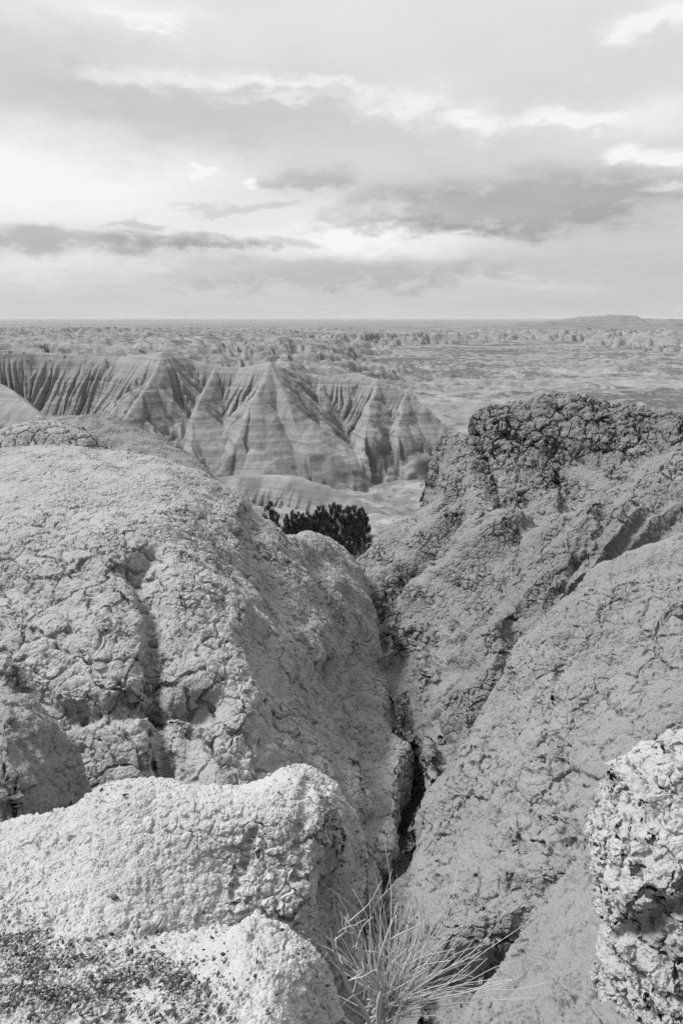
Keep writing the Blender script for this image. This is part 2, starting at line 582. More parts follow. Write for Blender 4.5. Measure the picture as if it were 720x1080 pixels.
hgt = 28 + 10 * fbm(gx / 900, gy / 900, None, 2, 77)
rug = 5.0 * (ridged(wx / 38 + 3, wy / 38, None, 4, 44, 0.6) ** 1.5 - 0.35)
cap = pl * hgt + rug * (0.3 + 1.1 * pl)
stp_ = 7.5
cq = cap / stp_ + 0.35 * fbm(gx / 200, gy / 200, None, 2, 66)
cap = cap * 0.35 + 0.65 * stp_ * (np.floor(cq) + sstep(cq - np.floor(cq), 0.72, 0.98))
gz += zone * cap
gz += zone * sstep(-RR, -1800, -1000) * (2.6 * (ridged(wx / 13, wy / 13, None, 2, 48) - 0.5)) * (0.35 + pl)
# low washes on the open flat to the right
gz += sstep(RR, 280, 400) * (1 - sstep(RR, 1200, 2200)) * (1.0 * fbm(gx / 45, gy / 30, None, 4, 91) + 2.4 * (ridged(gx / 16, gy / 14, None, 3, 93) - 0.5))
# long low hills far to the right
gz += 62 * sstep(azd, 10, 19) * np.exp(-((RR - 6200) / 1500) ** 2) * (0.7 + 0.55 * fbm(azd / 2.4, RR / 2500, None, 4, 8))
gz += 30 * np.exp(-((azd - 20.6) / 1.5) ** 2) * np.exp(-((RR - 6200) / 900) ** 2)
gz += sstep(RR, 7000, 12000) * 14 * fbm(gx / 5000, gy / 3500, None, 4, 61)
veg = sstep(fbm(gx / 160, gy / 90, None, 5, 55) + 0.8 * fbm(gx / 14, gy / 14, None, 4, 56), -0.12, 0.2)
slope = np.hypot(np.gradient(gz, axis=0) / np.gradient(rr)[:, None], np.gradient(gz, axis=1) / (RR * (az[1] - az[0])))
grass = veg * (1 - sstep(slope, 0.25, 0.6)) * 0.85
grass = np.maximum(grass, sstep(azd, 10, 16) * np.exp(-((RR - 6200) / 1900) ** 2) * 0.9 * (0.5 + 0.5 * veg))
farb = sstep(RR, 4500, 6500)
grass = grass * (1 - farb * 0.55) + farb * 0.15 * sstep(fbm(gx / 9000, gy / 2600, None, 4, 70), -0.1, 0.25)
ground = mesh_obj('ground', np.stack([gx, gy, gz], -1).reshape(-1, 3), grid_faces(NRD, NA)[:, ::-1], M_FAR, attrs={'grass': grass})
tag(ground, kind='structure')


# ------------------------------------------------------------------ buttes across the valley: a network of ridge lines
def ridge_field(X0, Y0, ridges, floor):
    """upper envelope of slopes falling away from ridge lines, then rills cut straight down those slopes"""
    Zs = floor.copy()
    S, DS = np.zeros_like(floor), np.zeros_like(floor)
    for k, (pts, k1, k2, rill, seed, asym) in enumerate(ridges):
        q = np.array(pts, float)
        acc = 0.0
        reach = 80.0 if len(pts) > 3 else 30.0
        i0, i1 = np.searchsorted(BX, (q[:, 0].min() - reach, q[:, 0].max() + reach))
        j0, j1 = np.searchsorted(BY, (q[:, 1].min() - reach, q[:, 1].max() + reach))
        X, Y = X0[j0:j1, i0:i1], Y0[j0:j1, i0:i1]
        zc, sc, dc = Zs[j0:j1, i0:i1], S[j0:j1, i0:i1], DS[j0:j1, i0:i1]
        for a, b in zip(q[:-1], q[1:]):
            dx, dy = b[0] - a[0], b[1] - a[1]
            L = math.hypot(dx, dy) + 1e-9
            t = np.clip(((X - a[0]) * dx + (Y - a[1]) * dy) / (L * L), 0, 1)
            ds = np.hypot(X - a[0] - t * dx, Y - a[1] - t * dy)
            side = np.sign((X - a[0]) * dy - (Y - a[1]) * dx)
            ds = np.sqrt(ds * ds + 0.5) - 0.7
            zz = a[2] + t * (b[2] - a[2]) - (k1 * (1 + asym * side) * ds - k2 * np.maximum(ds - 16, 0) * 0.5 * sstep(ds, 16, 60))
            w = zz > zc
            zc[w] = zz[w]
            sc[w] = (acc + t * L + side * 300 + k * 57.3)[w]
            dc[w] = (ds * rill)[w]
            acc += L
    w1 = WARP
    rl = ridged(S * 0.13 + w1 * 0.7, DS * 0.015, None, 2, 501)
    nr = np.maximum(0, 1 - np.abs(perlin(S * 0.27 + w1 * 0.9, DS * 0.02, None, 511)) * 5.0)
    nr2 = np.maximum(0, 1 - np.abs(perlin(S * 0.62 + w1 * 1.2, DS * 0.03, None, 513)) * 3.4)
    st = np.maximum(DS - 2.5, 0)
    global SCRUB_SHADE
    SCRUB_SHADE = nr * sstep(st, 6, 18) * sstep(fbm(X0 / 2.2, Y0 / 2.2, None, 3, 521), -0.25, 0.2)  # scrub plus painted shade along the lower rill bottoms, broken by noise
    return Zs - (rl - 0.3) * np.minimum(DS * 0.12, 1.8) - nr * np.minimum(st * 0.5, 6.0) - nr2 * np.minimum(st * 0.16, 1.7)


BR = []


def add_ridge(pts, k1=1.05, k2=0.5, rill=1.0, spurs=0, seed=1, drop=0.62, ln=(9, 20), asym=0.0):
    w = [P(*p) for p in pts]
    BR.append((w, k1, k2, rill, seed, asym))
    rnd = random.Random(seed)
    if spurs:
        w2 = np.array(w)
        L = np.linalg.norm(np.diff(w2[:, :2], axis=0), axis=1)
        tot = L.sum()
        spurs *= 1.5
        s = rnd.uniform(2, spurs)
        while s < tot:
            i = min(int(np.searchsorted(np.cumsum(L), s)), len(L) - 1)
            f = (s - (np.cumsum(L)[i] - L[i])) / L[i]
            p = w2[i] * (1 - f) + w2[i + 1] * f
            d = (w2[i + 1] - w2[i])[:2] / L[i]
            for sg in (1, -1):
                nrm = np.array((-d[1], d[0])) * sg + d * rnd.uniform(-0.1, 0.75)
                nrm /= np.linalg.norm(nrm)
                if nrm[1] > 0.75:
                    continue
                ll = rnd.uniform(*ln)
                a = np.array((p[0], p[1], p[2] - 0.6))
                mid = a + np.array((*(nrm * ll * 0.5 + d * rnd.uniform(-2, 2)), -ll * 0.5 * drop * 1.15))
                b = a + np.array((*(nrm * ll), -ll * drop * 1.25))
                BR.append(([tuple(a), tuple(mid), tuple(b)], k1 * 1.05, k2, rill, seed + rnd.randint(1, 50), 0.0))
            s += spurs * rnd.uniform(0.7, 1.35)


# crest of the range, then the spurs that come down towards the valley
add_ridge([(-190, 362, 300), (-60, 366, 292), (0, 369, 288), (40, 371, 292), (80, 375, 288), (125, 376, 284), (150, 374, 272), (168, 371, 262)],
          1.2, 0.5, 1.3, 0, 3)
add_ridge([(168, 371, 262), (200, 379, 270), (226, 386, 268), (255, 388, 266), (289, 382, 256), (312, 392, 264), (335, 398, 268), (372, 393, 266),
           (398, 400, 260), (428, 413, 256), (448, 428, 252), (468, 446, 248)], 1.05, 0.5, 1.2, 18, 5, 0.8, (10, 18))
add_ridge([(168, 371, 262), (152, 408, 246), (137, 436, 233), (122, 462, 222)], 1.15, 0.5, 1.0, 16, 11, asym=0.3)
add_ridge([(226, 386, 268), (210, 430, 243), (203, 462, 230), (200, 492, 218)], 1.05, 0.5, 1.0, 16, 17, asym=0.3)
add_ridge([(289, 382, 256), (270, 418, 241), (247, 460, 226), (228, 498, 212)], 1.15, 0.5, 0.9, 16, 23, asym=0.3)
add_ridge([(289, 382, 256), (302, 425, 240), (312, 462, 227), (318, 500, 214)], 0.95, 0.45, 1.0, 0, 29, asym=0.3)
add_ridge([(335, 398, 268), (338, 440, 246), (334, 478, 230), (330, 508, 216)], 1.0, 0.5, 1.0, 16, 31, asym=0.3)
add_ridge([(398, 400, 260), (390, 440, 243), (380, 478, 228), (372, 514, 214)], 1.0, 0.5, 1.2, 0, 37, asym=0.3)
add_ridge([(428, 413, 256), (424, 450, 241), (412, 490, 226), (400, 522, 212)], 1.0, 0.5, 1.2, 16, 41, asym=0.3)
add_ridge([(468, 446, 248), (462, 480, 236), (448, 515, 222)], 1.0, 0.5, 1.0, 16, 43, asym=0.3)
# low pale bench before the valley trees
add_ridge([(215, 506, 196), (262, 500, 190), (310, 501, 184), (345, 512, 178), (372, 524, 172), (402, 540, 164), (440, 556, 156)], 0.75, 0.3, 0.8, 8, 47, 0.5, (8, 20))
# spurs on the near left
add_ridge([(-120, 392, 150), (-40, 400, 146), (0, 406, 142), (24, 420, 136), (52, 438, 130), (90, 450, 124), (130, 470, 116)], 0.95, 0.4, 0.9, 9, 53, 0.6, (10, 22))
BX = np.arange(-270, 92, 0.30)
BY = np.arange(98, 340, 0.36)
bX, bY = np.meshgrid(BX, BY)
WARP = 0.5 * fbm(bX / 14, bY / 14, None, 3, 2)
bflo = np.interp(BY, [98, 110, 170, 220, 300, 340], [-39, -37, -48.5, -52, -55, -60])[:, None] * np.ones((1, len(BX)))
bflo += 2.0 * fbm(bX / 22, bY / 22, None, 4, 81) + 1.6 * (ridged(bX / 13, bY / 17, None, 3, 83) - 0.5)
bflo -= 12 * (1 - sstep(bX, -270, -250)) + 12 * sstep(bX, 70, 92)
jx, jy = bX + 0.8 * fbm(bX / 9, bY / 9, None, 3, 101) + 3.0 * perlin(bX / 34, bY / 34, None, 105), bY + 0.8 * fbm(bX / 9, bY / 9, None, 3, 103)
bZ = ridge_field(jx, jy, BR, bflo)
bZ += 0.22 * fbm(bX / 3.0, bY / 3.0, None, 3, 87)
# harder beds stand out as small steps
stp = 2.6
ph = (bZ + 0.8 * fbm(bX / 40, bY / 40, None, 2, 9)) / stp
bZ = bZ + 0.07 * np.sin(2 * np.pi * ph) * sstep(bZ, -50, -44)
bZ[-1, :] -= 20
bgrass_shade = sstep(fbm(bX / 3.2, bY / 3.2, None, 3, 120), 0.42, 0.55) * sstep(fbm(bX / 30, bY / 30, None, 2, 121), 0.0, 0.3) * 0.8
bgrass_shade = np.maximum(bgrass_shade, SCRUB_SHADE * 0.75)  # rill bottoms darkened in the colour: part scrub, part painted shade
bgrass_shade = np.maximum(bgrass_shade, 0.6 * (1 - sstep(bZ, -46, -40)) * sstep(fbm(bX / 11, bY / 11, None, 4, 131), -0.4, 0.25))
butte = mesh_obj('butte', np.stack([bX, bY, bZ], -1).reshape(-1, 3), grid_faces(len(BY), len(BX))[:, ::-1], M_STRATA, attrs={'grass': bgrass_shade})
tag(butte, 'long banded badlands butte with gullied faces across the valley', None, None, 'structure')

# ------------------------------------------------------------------ near landforms
loft('smooth_spur', [
    [(30, 446, 70), (66, 441, 68), (100, 440, 66), (135, 447, 64), (165, 459, 61), (192, 476, 57), (215, 500, 53), (235, 530, 50)],
    [(30, 462, 64), (60, 458, 62), (95, 456, 60), (125, 463, 58), (155, 476, 55), (182, 496, 52), (200, 525, 48), (215, 560, 46)],
    [(30, 500, 56), (60, 500, 54), (90, 500, 53), (120, 505, 51), (150, 520, 48), (170, 545, 46), (185, 575, 43), (200, 610, 41)]],
    220, 420, M_CLIFF, lump=((8, 0.5, 4), (2.5, 0.15, 3)), back=(4, 9), seed=71, crack=lambda x, y: 0.1)

loft('clay_knob', [
    [(-120, 456, 17.5), (-30, 453, 17.4), (10, 449, 17.3), (40, 446, 17.2), (75, 447, 17.2), (98, 457, 17.2), (112, 474, 17.0)],
    [(-120, 462, 16.9), (-30, 460, 16.8), (10, 457, 16.7), (40, 455, 16.6), (70, 456, 16.6), (92, 463, 16.7), (106, 478, 16.6)],
    [(-120, 476, 16.5), (-30, 475, 16.4), (10, 474, 16.3), (40, 473, 16.2), (66, 474, 16.2), (88, 478, 16.2), (100, 486, 16.2)]],
    110, 420, M_MOUND, lump=((1.2, 0.12, 4),), back=(0.8, 1.2), seed=74, crack=lambda x, y: 0.9,
    label='low cracked clay knob on the rear of the left mound')

B_ROWS = [
    [(-130, 473, 15), (20, 470, 15), (110, 471, 15), (190, 485, 14.5), (250, 516, 14.5), (288, 553, 15.5), (326, 564, 18), (370, 586, 21), (391, 618, 22)],
    [(-130, 492, 12.4), (20, 488, 12.4), (110, 491, 12.4), (190, 506, 12.5), (250, 536, 12.8), (290, 570, 13.8), (330, 588, 16), (373, 613, 18.6), (395, 645, 19)],
    [(-130, 520, 10.2), (20, 518, 10.2), (110, 522, 10.2), (190, 538, 10.4), (250, 566, 11), (292, 598, 12), (334, 618, 13.9), (377, 648, 16), (398, 676, 16.4)],
    [(-130, 570, 8.0), (20, 567, 8.0), (110, 574, 8.0), (190, 590, 8.3), (250, 614, 9), (300, 644, 10), (345, 674, 11.3), (385, 706, 12.4), (406, 724, 12.6)],
    [(-130, 640, 6.7), (20, 640, 6.7), (110, 645, 6.7), (190, 655, 6.9), (255, 677, 7.4), (310, 708, 8.1), (360, 742, 8.9), (396, 770, 9.4), (421, 776, 9.5)],
    [(-130, 722, 5.8), (20, 722, 5.8), (110, 727, 5.8), (190, 735, 5.9), (260, 750, 6.2), (320, 778, 6.6), (370, 806, 7.0), (400, 818, 7.3), (424, 806, 7.6)],
    [(-130, 800, 5.3), (20, 800, 5.3), (110, 805, 5.3), (190, 812, 5.3), (260, 824, 5.4), (325, 846, 5.6), (372, 868, 5.8), (396, 874, 6.0), (414, 860, 6.2)],
    [(-130, 900, 4.8), (20, 900, 4.8), (110, 900, 4.8), (190, 900, 4.8), (260, 912, 4.8), (325, 930, 4.9), (365, 946, 4.9), (380, 948, 5.0), (392, 936, 5.1)],
    [(-130, 1010, 4.5), (20, 1010, 4.5), (110, 1010, 4.5), (190, 1010, 4.5), (260, 1020, 4.5), (325, 1030, 4.5), (365, 1040, 4.5), (395, 1030, 4.6), (425, 1010, 4.8)]]
B_ROWS = [r_ + [(r_[-1][0] + 6, r_[-1][1] + 14, r_[-1][2] * (1.04 if k < 3 else 1.2)) if k < 6 else (r_[-1][0] + 4, r_[-1][1] + 30, r_[-1][2] * 1.05)] for k, r_ in enumerate(B_ROWS)]
B_ROWS = [[(-420, r_[0][1] + 4, r_[0][2])] + r_ for r_ in B_ROWS]
loft('clay_mound', B_ROWS, 780, 850, M_MOUND, lump=((4.0, 0.30, 3), (1.1, 0.13, 4)), flute=(5.0, 0.35, 0.45, 0.8),
     grooves=(([(150, 595), (163, 640), (168, 720), (172, 830)], 13, 0.28), ([(15, 712), (60, 748), (110, 752), (170, 735), (225, 745)], 11, 0.22),
              ([(262, 545), (285, 600), (320, 650)], 8, 0.18), ([(335, 590), (355, 650), (385, 740)], 9, 0.2), ([(130, 600), (165, 585)], 9, 0.15),
              ([(350, 700), (395, 790), (405, 850)], 9, 0.25), ([(0, 585), (45, 625), (100, 640)], 8, 0.1)),
     crack=lambda x, y: 0.25 + 0.5 * sstep(y, 500, 560) - 0.1 * sstep(x, 180, 330), back=(1.6, 3.0), deep=0.28, seed=21,
     label='broad rounded clay mound with cracked face left of the gully')

loft('clay_lobe', [
    [(-120, 800, 4.3), (-45, 742, 4.4), (0, 727, 4.45), (28, 736, 4.4), (52, 760, 4.35), (72, 795, 4.3), (79, 835, 4.2), (74, 880, 4.1), (60, 930, 4.0)],
    [(-120, 820, 3.9), (-45, 765, 3.95), (0, 748, 3.95), (22, 757, 3.92), (43, 780, 3.9), (61, 812, 3.9), (69, 845, 3.88), (65, 890, 3.85), (52, 940, 3.8)],
    [(-120, 860, 3.5), (-45, 820, 3.45), (0, 803, 3.4), (14, 812, 3.4), (30, 828, 3.42), (47, 850, 3.5), (58, 875, 3.6), (56, 910, 3.65), (46, 950, 3.65)],
    [(-120, 940, 3.3), (-45, 915, 3.2), (0, 900, 3.15), (8, 905, 3.15), (18, 915, 3.18), (30, 930, 3.22), (40, 945, 3.3), (40, 965, 3.35), (34, 990, 3.4)]],
    320, 300, M_SLOPE, lump=((0.9, 0.10, 4), (0.3, 0.03, 3)), back=(0.35, 0.9), seed=31, crack=lambda x, y: 0.6,
    label='small rounded clay lobe at the foot of the left mound')

C_ROWS = [
    [(360, 583, 26.5), (394, 562, 25.8), (432, 530, 25.2), (456, 476, 24.6), (480, 434, 24.2), (520, 419, 24), (585, 416, 24), (650, 421, 23), (722, 431, 22), (850, 446, 21)],
    [(362, 590, 25.6), (400, 572, 24.7), (442, 540, 24), (468, 492, 23.5), (494, 452, 23.3), (528, 434, 23.3), (588, 433, 23.2), (652, 438, 22.3), (724, 448, 21.3), (850, 460, 20.4)],
    [(366, 600, 24.6), (408, 586, 23.6), (452, 556, 22.9), (482, 516, 22.5), (508, 486, 22.4), (540, 482, 22.3), (596, 490, 22), (652, 482, 21.4), (724, 478, 20.4), (850, 488, 19.6)],
    [(371, 612, 23.4), (416, 604, 22.2), (462, 576, 21.5), (495, 540, 21.1), (520, 518, 21), (552, 520, 20.8), (606, 530, 20.2), (655, 518, 19.6), (726, 500, 18.8), (850, 510, 18)],
    [(379, 630, 21.4), (426, 632, 20.2), (472, 612, 19.2), (508, 586, 18.5), (536, 568, 18.2), (572, 564, 17.7), (620, 558, 17), (668, 544, 16.2), (735, 532, 15.5), (850, 538, 15)],
    [(388, 654, 18.6), (430, 668, 17.2), (470, 656, 16.4), (508, 640, 15.6), (545, 624, 15), (585, 612, 14.6), (630, 600, 14), (680, 590, 13.2), (740, 580, 12.6), (850, 582, 12)],
    [(396, 686, 15.8), (430, 712, 14.2), (466, 712, 13.4), (505, 702, 12.8), (545, 690, 12.3), (590, 680, 11.8), (640, 665, 11.2), (690, 650, 10.7), (745, 640, 10.2), (850, 640, 9.9)],
    [(409, 732, 12.4), (430, 762, 10.8), (466, 768, 10.3), (500, 766, 10), (545, 756, 9.7), (595, 746, 9.5), (645, 736, 9.3), (695, 726, 9.1), (750, 715, 8.9), (850, 715, 8.8)],
    [(430, 786, 9.4), (444, 806, 8.7), (470, 822, 8.3), (505, 828, 8.1), (550, 826, 8), (600, 822, 7.9), (650, 815, 7.9), (700, 806, 7.8), (750, 800, 7.8), (850, 800, 7.8)],
    [(440, 850, 7.0), (452, 872, 6.8), (476, 890, 6.7), (510, 900, 6.7), (555, 900, 6.7), (605, 900, 6.7), (655, 895, 6.7), (700, 890, 6.7), (750, 885, 6.7), (850, 885, 6.7)],
    [(415, 935, 5.5), (440, 955, 5.6), (480, 975, 5.7), (520, 985, 5.8), (560, 990, 5.8), (610, 990, 5.8), (660, 990, 5.8), (700, 990, 5.8), (750, 990, 5.8), (850, 990, 5.8)]]
def runnels(px, py):
    """long oblique ribs and runnels washed down the slope below the cliff"""
    wob = 8 * fbm(px / 70, py / 70, None, 3, 400)
    q = 0.72 * px + 0.70 * py + wob
    al = -0.70 * px + 0.72 * py
    r = 0.5 + 0.75 * perlin(q / 30, al / 420, None, 410) + 0.3 * perlin(q / 12, al / 300, None, 412)
    return 1.9 * (r - 0.5) * sstep(py - 0.06 * (px - 500), 515, 570) * (1 - 0.45 * sstep(py, 640, 760))


for _i in range(3):
    C_ROWS[_i] = [(x + (13 if k < 5 else 0) * (1 - 0.25 * _i), y + (7 - 2 * _i), d) for k, (x, y, d) in enumerate(C_ROWS[_i])]
loft('clay_ridge', C_ROWS, 860, 800, M_CLIFF, lump=((5.0, 0.34, 3), (1.6, 0.15, 4), (0.6, 0.06, 3)), ribs=runnels,
     grooves=(([(485, 445), (500, 480), (520, 520)], 7, 0.9), ([(520, 520), (560, 528), (612, 545), (640, 535)], 8, 0.5), ([(590, 500), (605, 545)], 7, 0.4),
              ([(600, 560), (540, 600), (480, 650), (440, 720)], 7, 0.3), ([(470, 600), (430, 640), (400, 690)], 7, 0.35),
              ([(660, 570), (590, 620), (520, 690), (470, 790)], 8, 0.35), ([(450, 500), (430, 570), (400, 620)], 6, 0.25)),
     crack=lambda x, y: 0.0 * x + 0.42 * (1 - sstep(y, 500, 560)) * sstep(y, 405, 420) + 0.2,
     back=(2.5, 4.0), deep=0.18, seed=41, label='long clay ridge with cracked cliff top right of the gully')

RIB = [(880, 486, 14), (722, 503, 13.6), (658, 527, 13.2), (606, 548, 12.8), (568, 574, 12.3), (546, 612, 11.8), (520, 652, 11.2), (500, 702, 10.4), (478, 762, 9.5), (456, 815, 8.7), (441, 852, 7.9)]
loft('clay_rib', [RIB] + [[(x + dx, y + dy, d - dd * d / 12) for (x, y, d) in RIB] for (dx, dy, dd) in ((9, 17, 0.55), (24, 44, 1.2), (44, 90, 2.0), (62, 140, 2.7), (75, 190, 3.2))],
     440, 620, M_SLOPE_FAR, lump=((2.6, 0.30, 4), (0.8, 0.10, 3)), ribs=lambda x, y: 0.45 * runnels(x + 40, y + 30),
     grooves=(([(640, 560), (600, 610), (560, 700)], 7, 0.2), ([(540, 640), (530, 700), (500, 790)], 8, 0.3)),
     crack=lambda x, y: 0.55, back=(0.7, 2.2), deep=0.05, seed=46, label='narrow clay rib running down the right side of the gully')

D_ROWS = [
    [(880, 530, 8.8), (722, 563, 8.6), (648, 597, 8.3), (592, 638, 8), (548, 696, 7.6), (514, 764, 7.1), (481, 811, 6.6), (467, 876, 6.0), (436, 940, 5.2), (418, 995, 4.75), (398, 1060, 4.35), (385, 1140, 4.0)],
    [(880, 556, 8.0), (727, 586, 7.9), (657, 619, 7.6), (605, 660, 7.3), (561, 716, 7.0), (527, 780, 6.6), (494, 826, 6.2), (478, 886, 5.7), (444, 948, 5.0), (427, 1003, 4.55), (408, 1066, 4.18), (396, 1145, 3.85)],
    [(880, 600, 7.3), (735, 626, 7.2), (672, 655, 7.0), (622, 694, 6.8), (578, 744, 6.5), (543, 802, 6.15), (511, 846, 5.8), (492, 902, 5.4), (453, 962, 4.8), (434, 1013, 4.35), (420, 1075, 4.0), (408, 1155, 3.7)],
    [(880, 680, 6.5), (750, 690, 6.4), (692, 712, 6.2), (647, 747, 6.0), (607, 792, 5.75), (572, 842, 5.45), (541, 882, 5.2), (516, 928, 4.9), (472, 982, 4.5), (447, 1032, 4.15), (434, 1092, 3.8), (424, 1170, 3.5)],
    [(880, 780, 5.6), (760, 780, 5.45), (702, 797, 5.3), (662, 822, 5.15), (627, 857, 4.95), (596, 892, 4.75), (566, 927, 4.6), (536, 962, 4.42), (492, 1012, 4.15), (462, 1062, 3.9), (450, 1122, 3.6), (442, 1195, 3.35)],
    [(880, 900, 4.9), (760, 895, 4.8), (702, 896, 4.7), (667, 906, 4.6), (637, 922, 4.5), (602, 942, 4.4), (571, 972, 4.25), (541, 1002, 4.1), (506, 1042, 3.85), (476, 1092, 3.6), (466, 1152, 3.35), (460, 1220, 3.15)],
    [(880, 1010, 4.5), (760, 1000, 4.45), (705, 1000, 4.4), (675, 1005, 4.35), (645, 1015, 4.3), (610, 1030, 4.2), (580, 1050, 4.1), (552, 1075, 4.0), (520, 1110, 3.8), (490, 1150, 3.6), (482, 1200, 3.4), (476, 1260, 3.2)]]
loft('clay_shoulder', D_ROWS, 620, 820, M_SLOPE, lump=((2.2, 0.22, 3), (0.75, 0.11, 4), (0.25, 0.025, 3)),
     grooves=(([(620, 640), (560, 740), (520, 810)], 9, 0.05), ([(530, 830), (560, 870), (600, 880)], 10, 0.10), ([(470, 960), (520, 930), (580, 930)], 10, 0.12),
              ([(640, 700), (690, 760), (720, 780)], 12, 0.05)),
     crack=lambda x, y: 0.45 + 0.2 * sstep(y, 600, 700), back=(0.6, 1.6), pit=0.2, seed=51,
     label='steep crumbly clay shoulder sloping down to the gully')

loft('gully', [[(x, y, d * 1.32) for (x, y, d) in r_] for r_ in [
    [(345, 640, 24), (362, 700, 15), (385, 775, 10.2), (385, 840, 7.9), (370, 890, 6.5), (345, 950, 5.6), (335, 1010, 5.0), (330, 1090, 4.5), (330, 1220, 4.2)],
    [(384, 652, 24.5), (403, 722, 15.4), (430, 800, 10.4), (431, 858, 8.0), (416, 908, 6.6), (398, 962, 5.7), (392, 1020, 5.05), (392, 1100, 4.6), (392, 1220, 4.3)],
    [(420, 640, 24), (440, 705, 15), (470, 780, 10.2), (480, 840, 7.9), (468, 890, 6.5), (452, 950, 5.6), (450, 1010, 5.0), (452, 1090, 4.5), (455, 1220, 4.2)]]],
    160, 500, M_SLOPE, lump=((0.9, 0.12, 4),), back=(0, 0), deep=0.0, seed=65, crack=lambda x, y: 0.6)

loft('clay_slope', [
    [(740, 830, 3.9), (655, 868, 3.85), (626, 907, 3.75), (594, 948, 3.6), (562, 990, 3.45), (534, 1040, 3.2), (512, 1090, 3.0), (490, 1160, 2.8)],
    [(760, 850, 3.6), (680, 892, 3.55), (646, 928, 3.45), (610, 970, 3.35), (578, 1012, 3.2), (550, 1060, 3.0), (530, 1110, 2.85), (510, 1175, 2.65)],
    [(780, 890, 3.2), (720, 930, 3.15), (682, 965, 3.1), (645, 1005, 3.0), (612, 1045, 2.9), (584, 1090, 2.75), (564, 1140, 2.6), (545, 1200, 2.45)],
    [(800, 960, 2.7), (760, 1000, 2.65), (724, 1030, 2.6), (690, 1065, 2.55), (660, 1100, 2.45), (635, 1140, 2.35), (615, 1190, 2.25), (600, 1240, 2.1)]],
    360, 520, M_SLOPE, lump=((0.7, 0.07, 4), (0.2, 0.022, 3)), back=(0.25, 0.9), seed=61, crack=lambda x, y: 0.4)

F_ROWS = [
    [(650, 850, 3.5), (634, 852, 3.2), (643, 830, 3.15), (662, 809, 3.18), (690, 792, 3.22), (724, 775, 3.27), (800, 752, 3.3), (900, 745, 3.3)],
    [(640, 880, 3.4), (628, 882, 3.05), (640, 862, 2.93), (662, 842, 2.87), (690, 826, 2.84), (724, 812, 2.82), (800, 795, 2.8), (900, 790, 2.8)],
    [(640, 935, 3.3), (627, 930, 2.93), (640, 922, 2.76), (664, 910, 2.64), (692, 900, 2.58), (724, 893, 2.54), (800, 885, 2.5), (900, 880, 2.5)],
    [(642, 995, 3.2), (629, 990, 2.84), (644, 988, 2.68), (667, 985, 2.54), (694, 982, 2.46), (726, 980, 2.42), (800, 975, 2.38), (900, 970, 2.38)],
    [(645, 1065, 3.1), (634, 1062, 2.75), (648, 1064, 2.58), (670, 1067, 2.42), (696, 1070, 2.33), (728, 1073, 2.28), (800, 1075, 2.24), (900, 1075, 2.24)],
    [(650, 1200, 2.9), (640, 1195, 2.6), (654, 1198, 2.42), (676, 1202, 2.28), (700, 1205, 2.18), (732, 1210, 2.12), (800, 1215, 2.08), (900, 1215, 2.08)]]
loft('rock_outcrop', F_ROWS, 460, 460, M_OUTCROP, lump=((0.6, 0.10, 3), (0.2, 0.06, 4)),
     grooves=(([(660, 985), (690, 965), (720, 950)], 8, 0.07), ([(640, 920), (650, 960), (640, 1000)], 6, 0.05), ([(675, 830), (690, 880), (680, 920)], 5, 0.05)),
     crack=lambda x, y: 0.85 + 0.0 * x, back=(0.3, 0.6), seed=81, label='pale blocky clay outcrop rising at the right edge above the shrub', cat='rock outcrop', kind='thing')

A2_ROWS = [
    [(-140, 866, -1.75), (0, 857, -1.75), (75, 850, -1.74), (130, 823, -1.70), (200, 823, -1.72), (250, 820, -1.72), (300, 804, -1.70), (335, 808, -1.72), (368, 845, -1.86), (386, 905, -2.2)],
    [(-140, 880, -1.71), (0, 872, -1.71), (75, 866, -1.69), (130, 842, -1.66), (200, 841, -1.68), (250, 838, -1.69), (300, 824, -1.67), (333, 829, -1.70), (364, 868, -1.87), (385, 925, -2.25)],
    [(-140, 905, -1.69), (0, 900, -1.69), (75, 895, -1.67), (130, 878, -1.66), (200, 875, -1.69), (250, 871, -1.71), (300, 860, -1.71), (330, 866, -1.75), (360, 902, -1.95), (385, 958, -2.33)],
    [(-140, 950, -1.68), (0, 950, -1.68), (75, 945, -1.68), (130, 932, -1.70), (200, 926, -1.76), (250, 918, -1.80), (300, 904, -1.81), (328, 908, -1.86), (355, 942, -2.1), (385, 1000, -2.5)],
    [(-140, 1010, -1.67), (0, 1010, -1.67), (75, 1005, -1.69), (130, 995, -1.74), (200, 985, -1.83), (250, 976, -1.90), (300, 970, -1.95), (325, 976, -2.02), (350, 1000, -2.35), (390, 1060, -2.75)],
    [(-140, 1100, -1.74), (0, 1100, -1.76), (75, 1092, -1.82), (130, 1082, -1.88), (200, 1062, -2.0), (250, 1050, -2.1), (300, 1042, -2.2), (325, 1050, -2.3), (352, 1080, -2.75), (398, 1140, -3.15)]]
A2_ROWS = [[(-900, r_[0][1], r_[0][2]), (-480, r_[0][1], r_[0][2])] + r_ for r_ in A2_ROWS]
loft('clay_ledge', A2_ROWS, 520, 1000, M_LEDGE, lump=((0.5, 0.045, 3), (0.13, 0.009, 4)),
     grooves=(([(322, 820), (318, 870), (312, 930)], 5, 0.02), ([(268, 880), (250, 940)], 5, 0.018), ([(345, 850), (350, 900), (345, 950)], 6, 0.03)),
     crack=lambda x, y: 0.25 + 0.4 * sstep(x, 200, 300) * sstep(y, 850, 880), back=(0.12, 0.7), seed=91,
     label='pale dusty clay ledge at the viewer\'s feet with hollowed front')
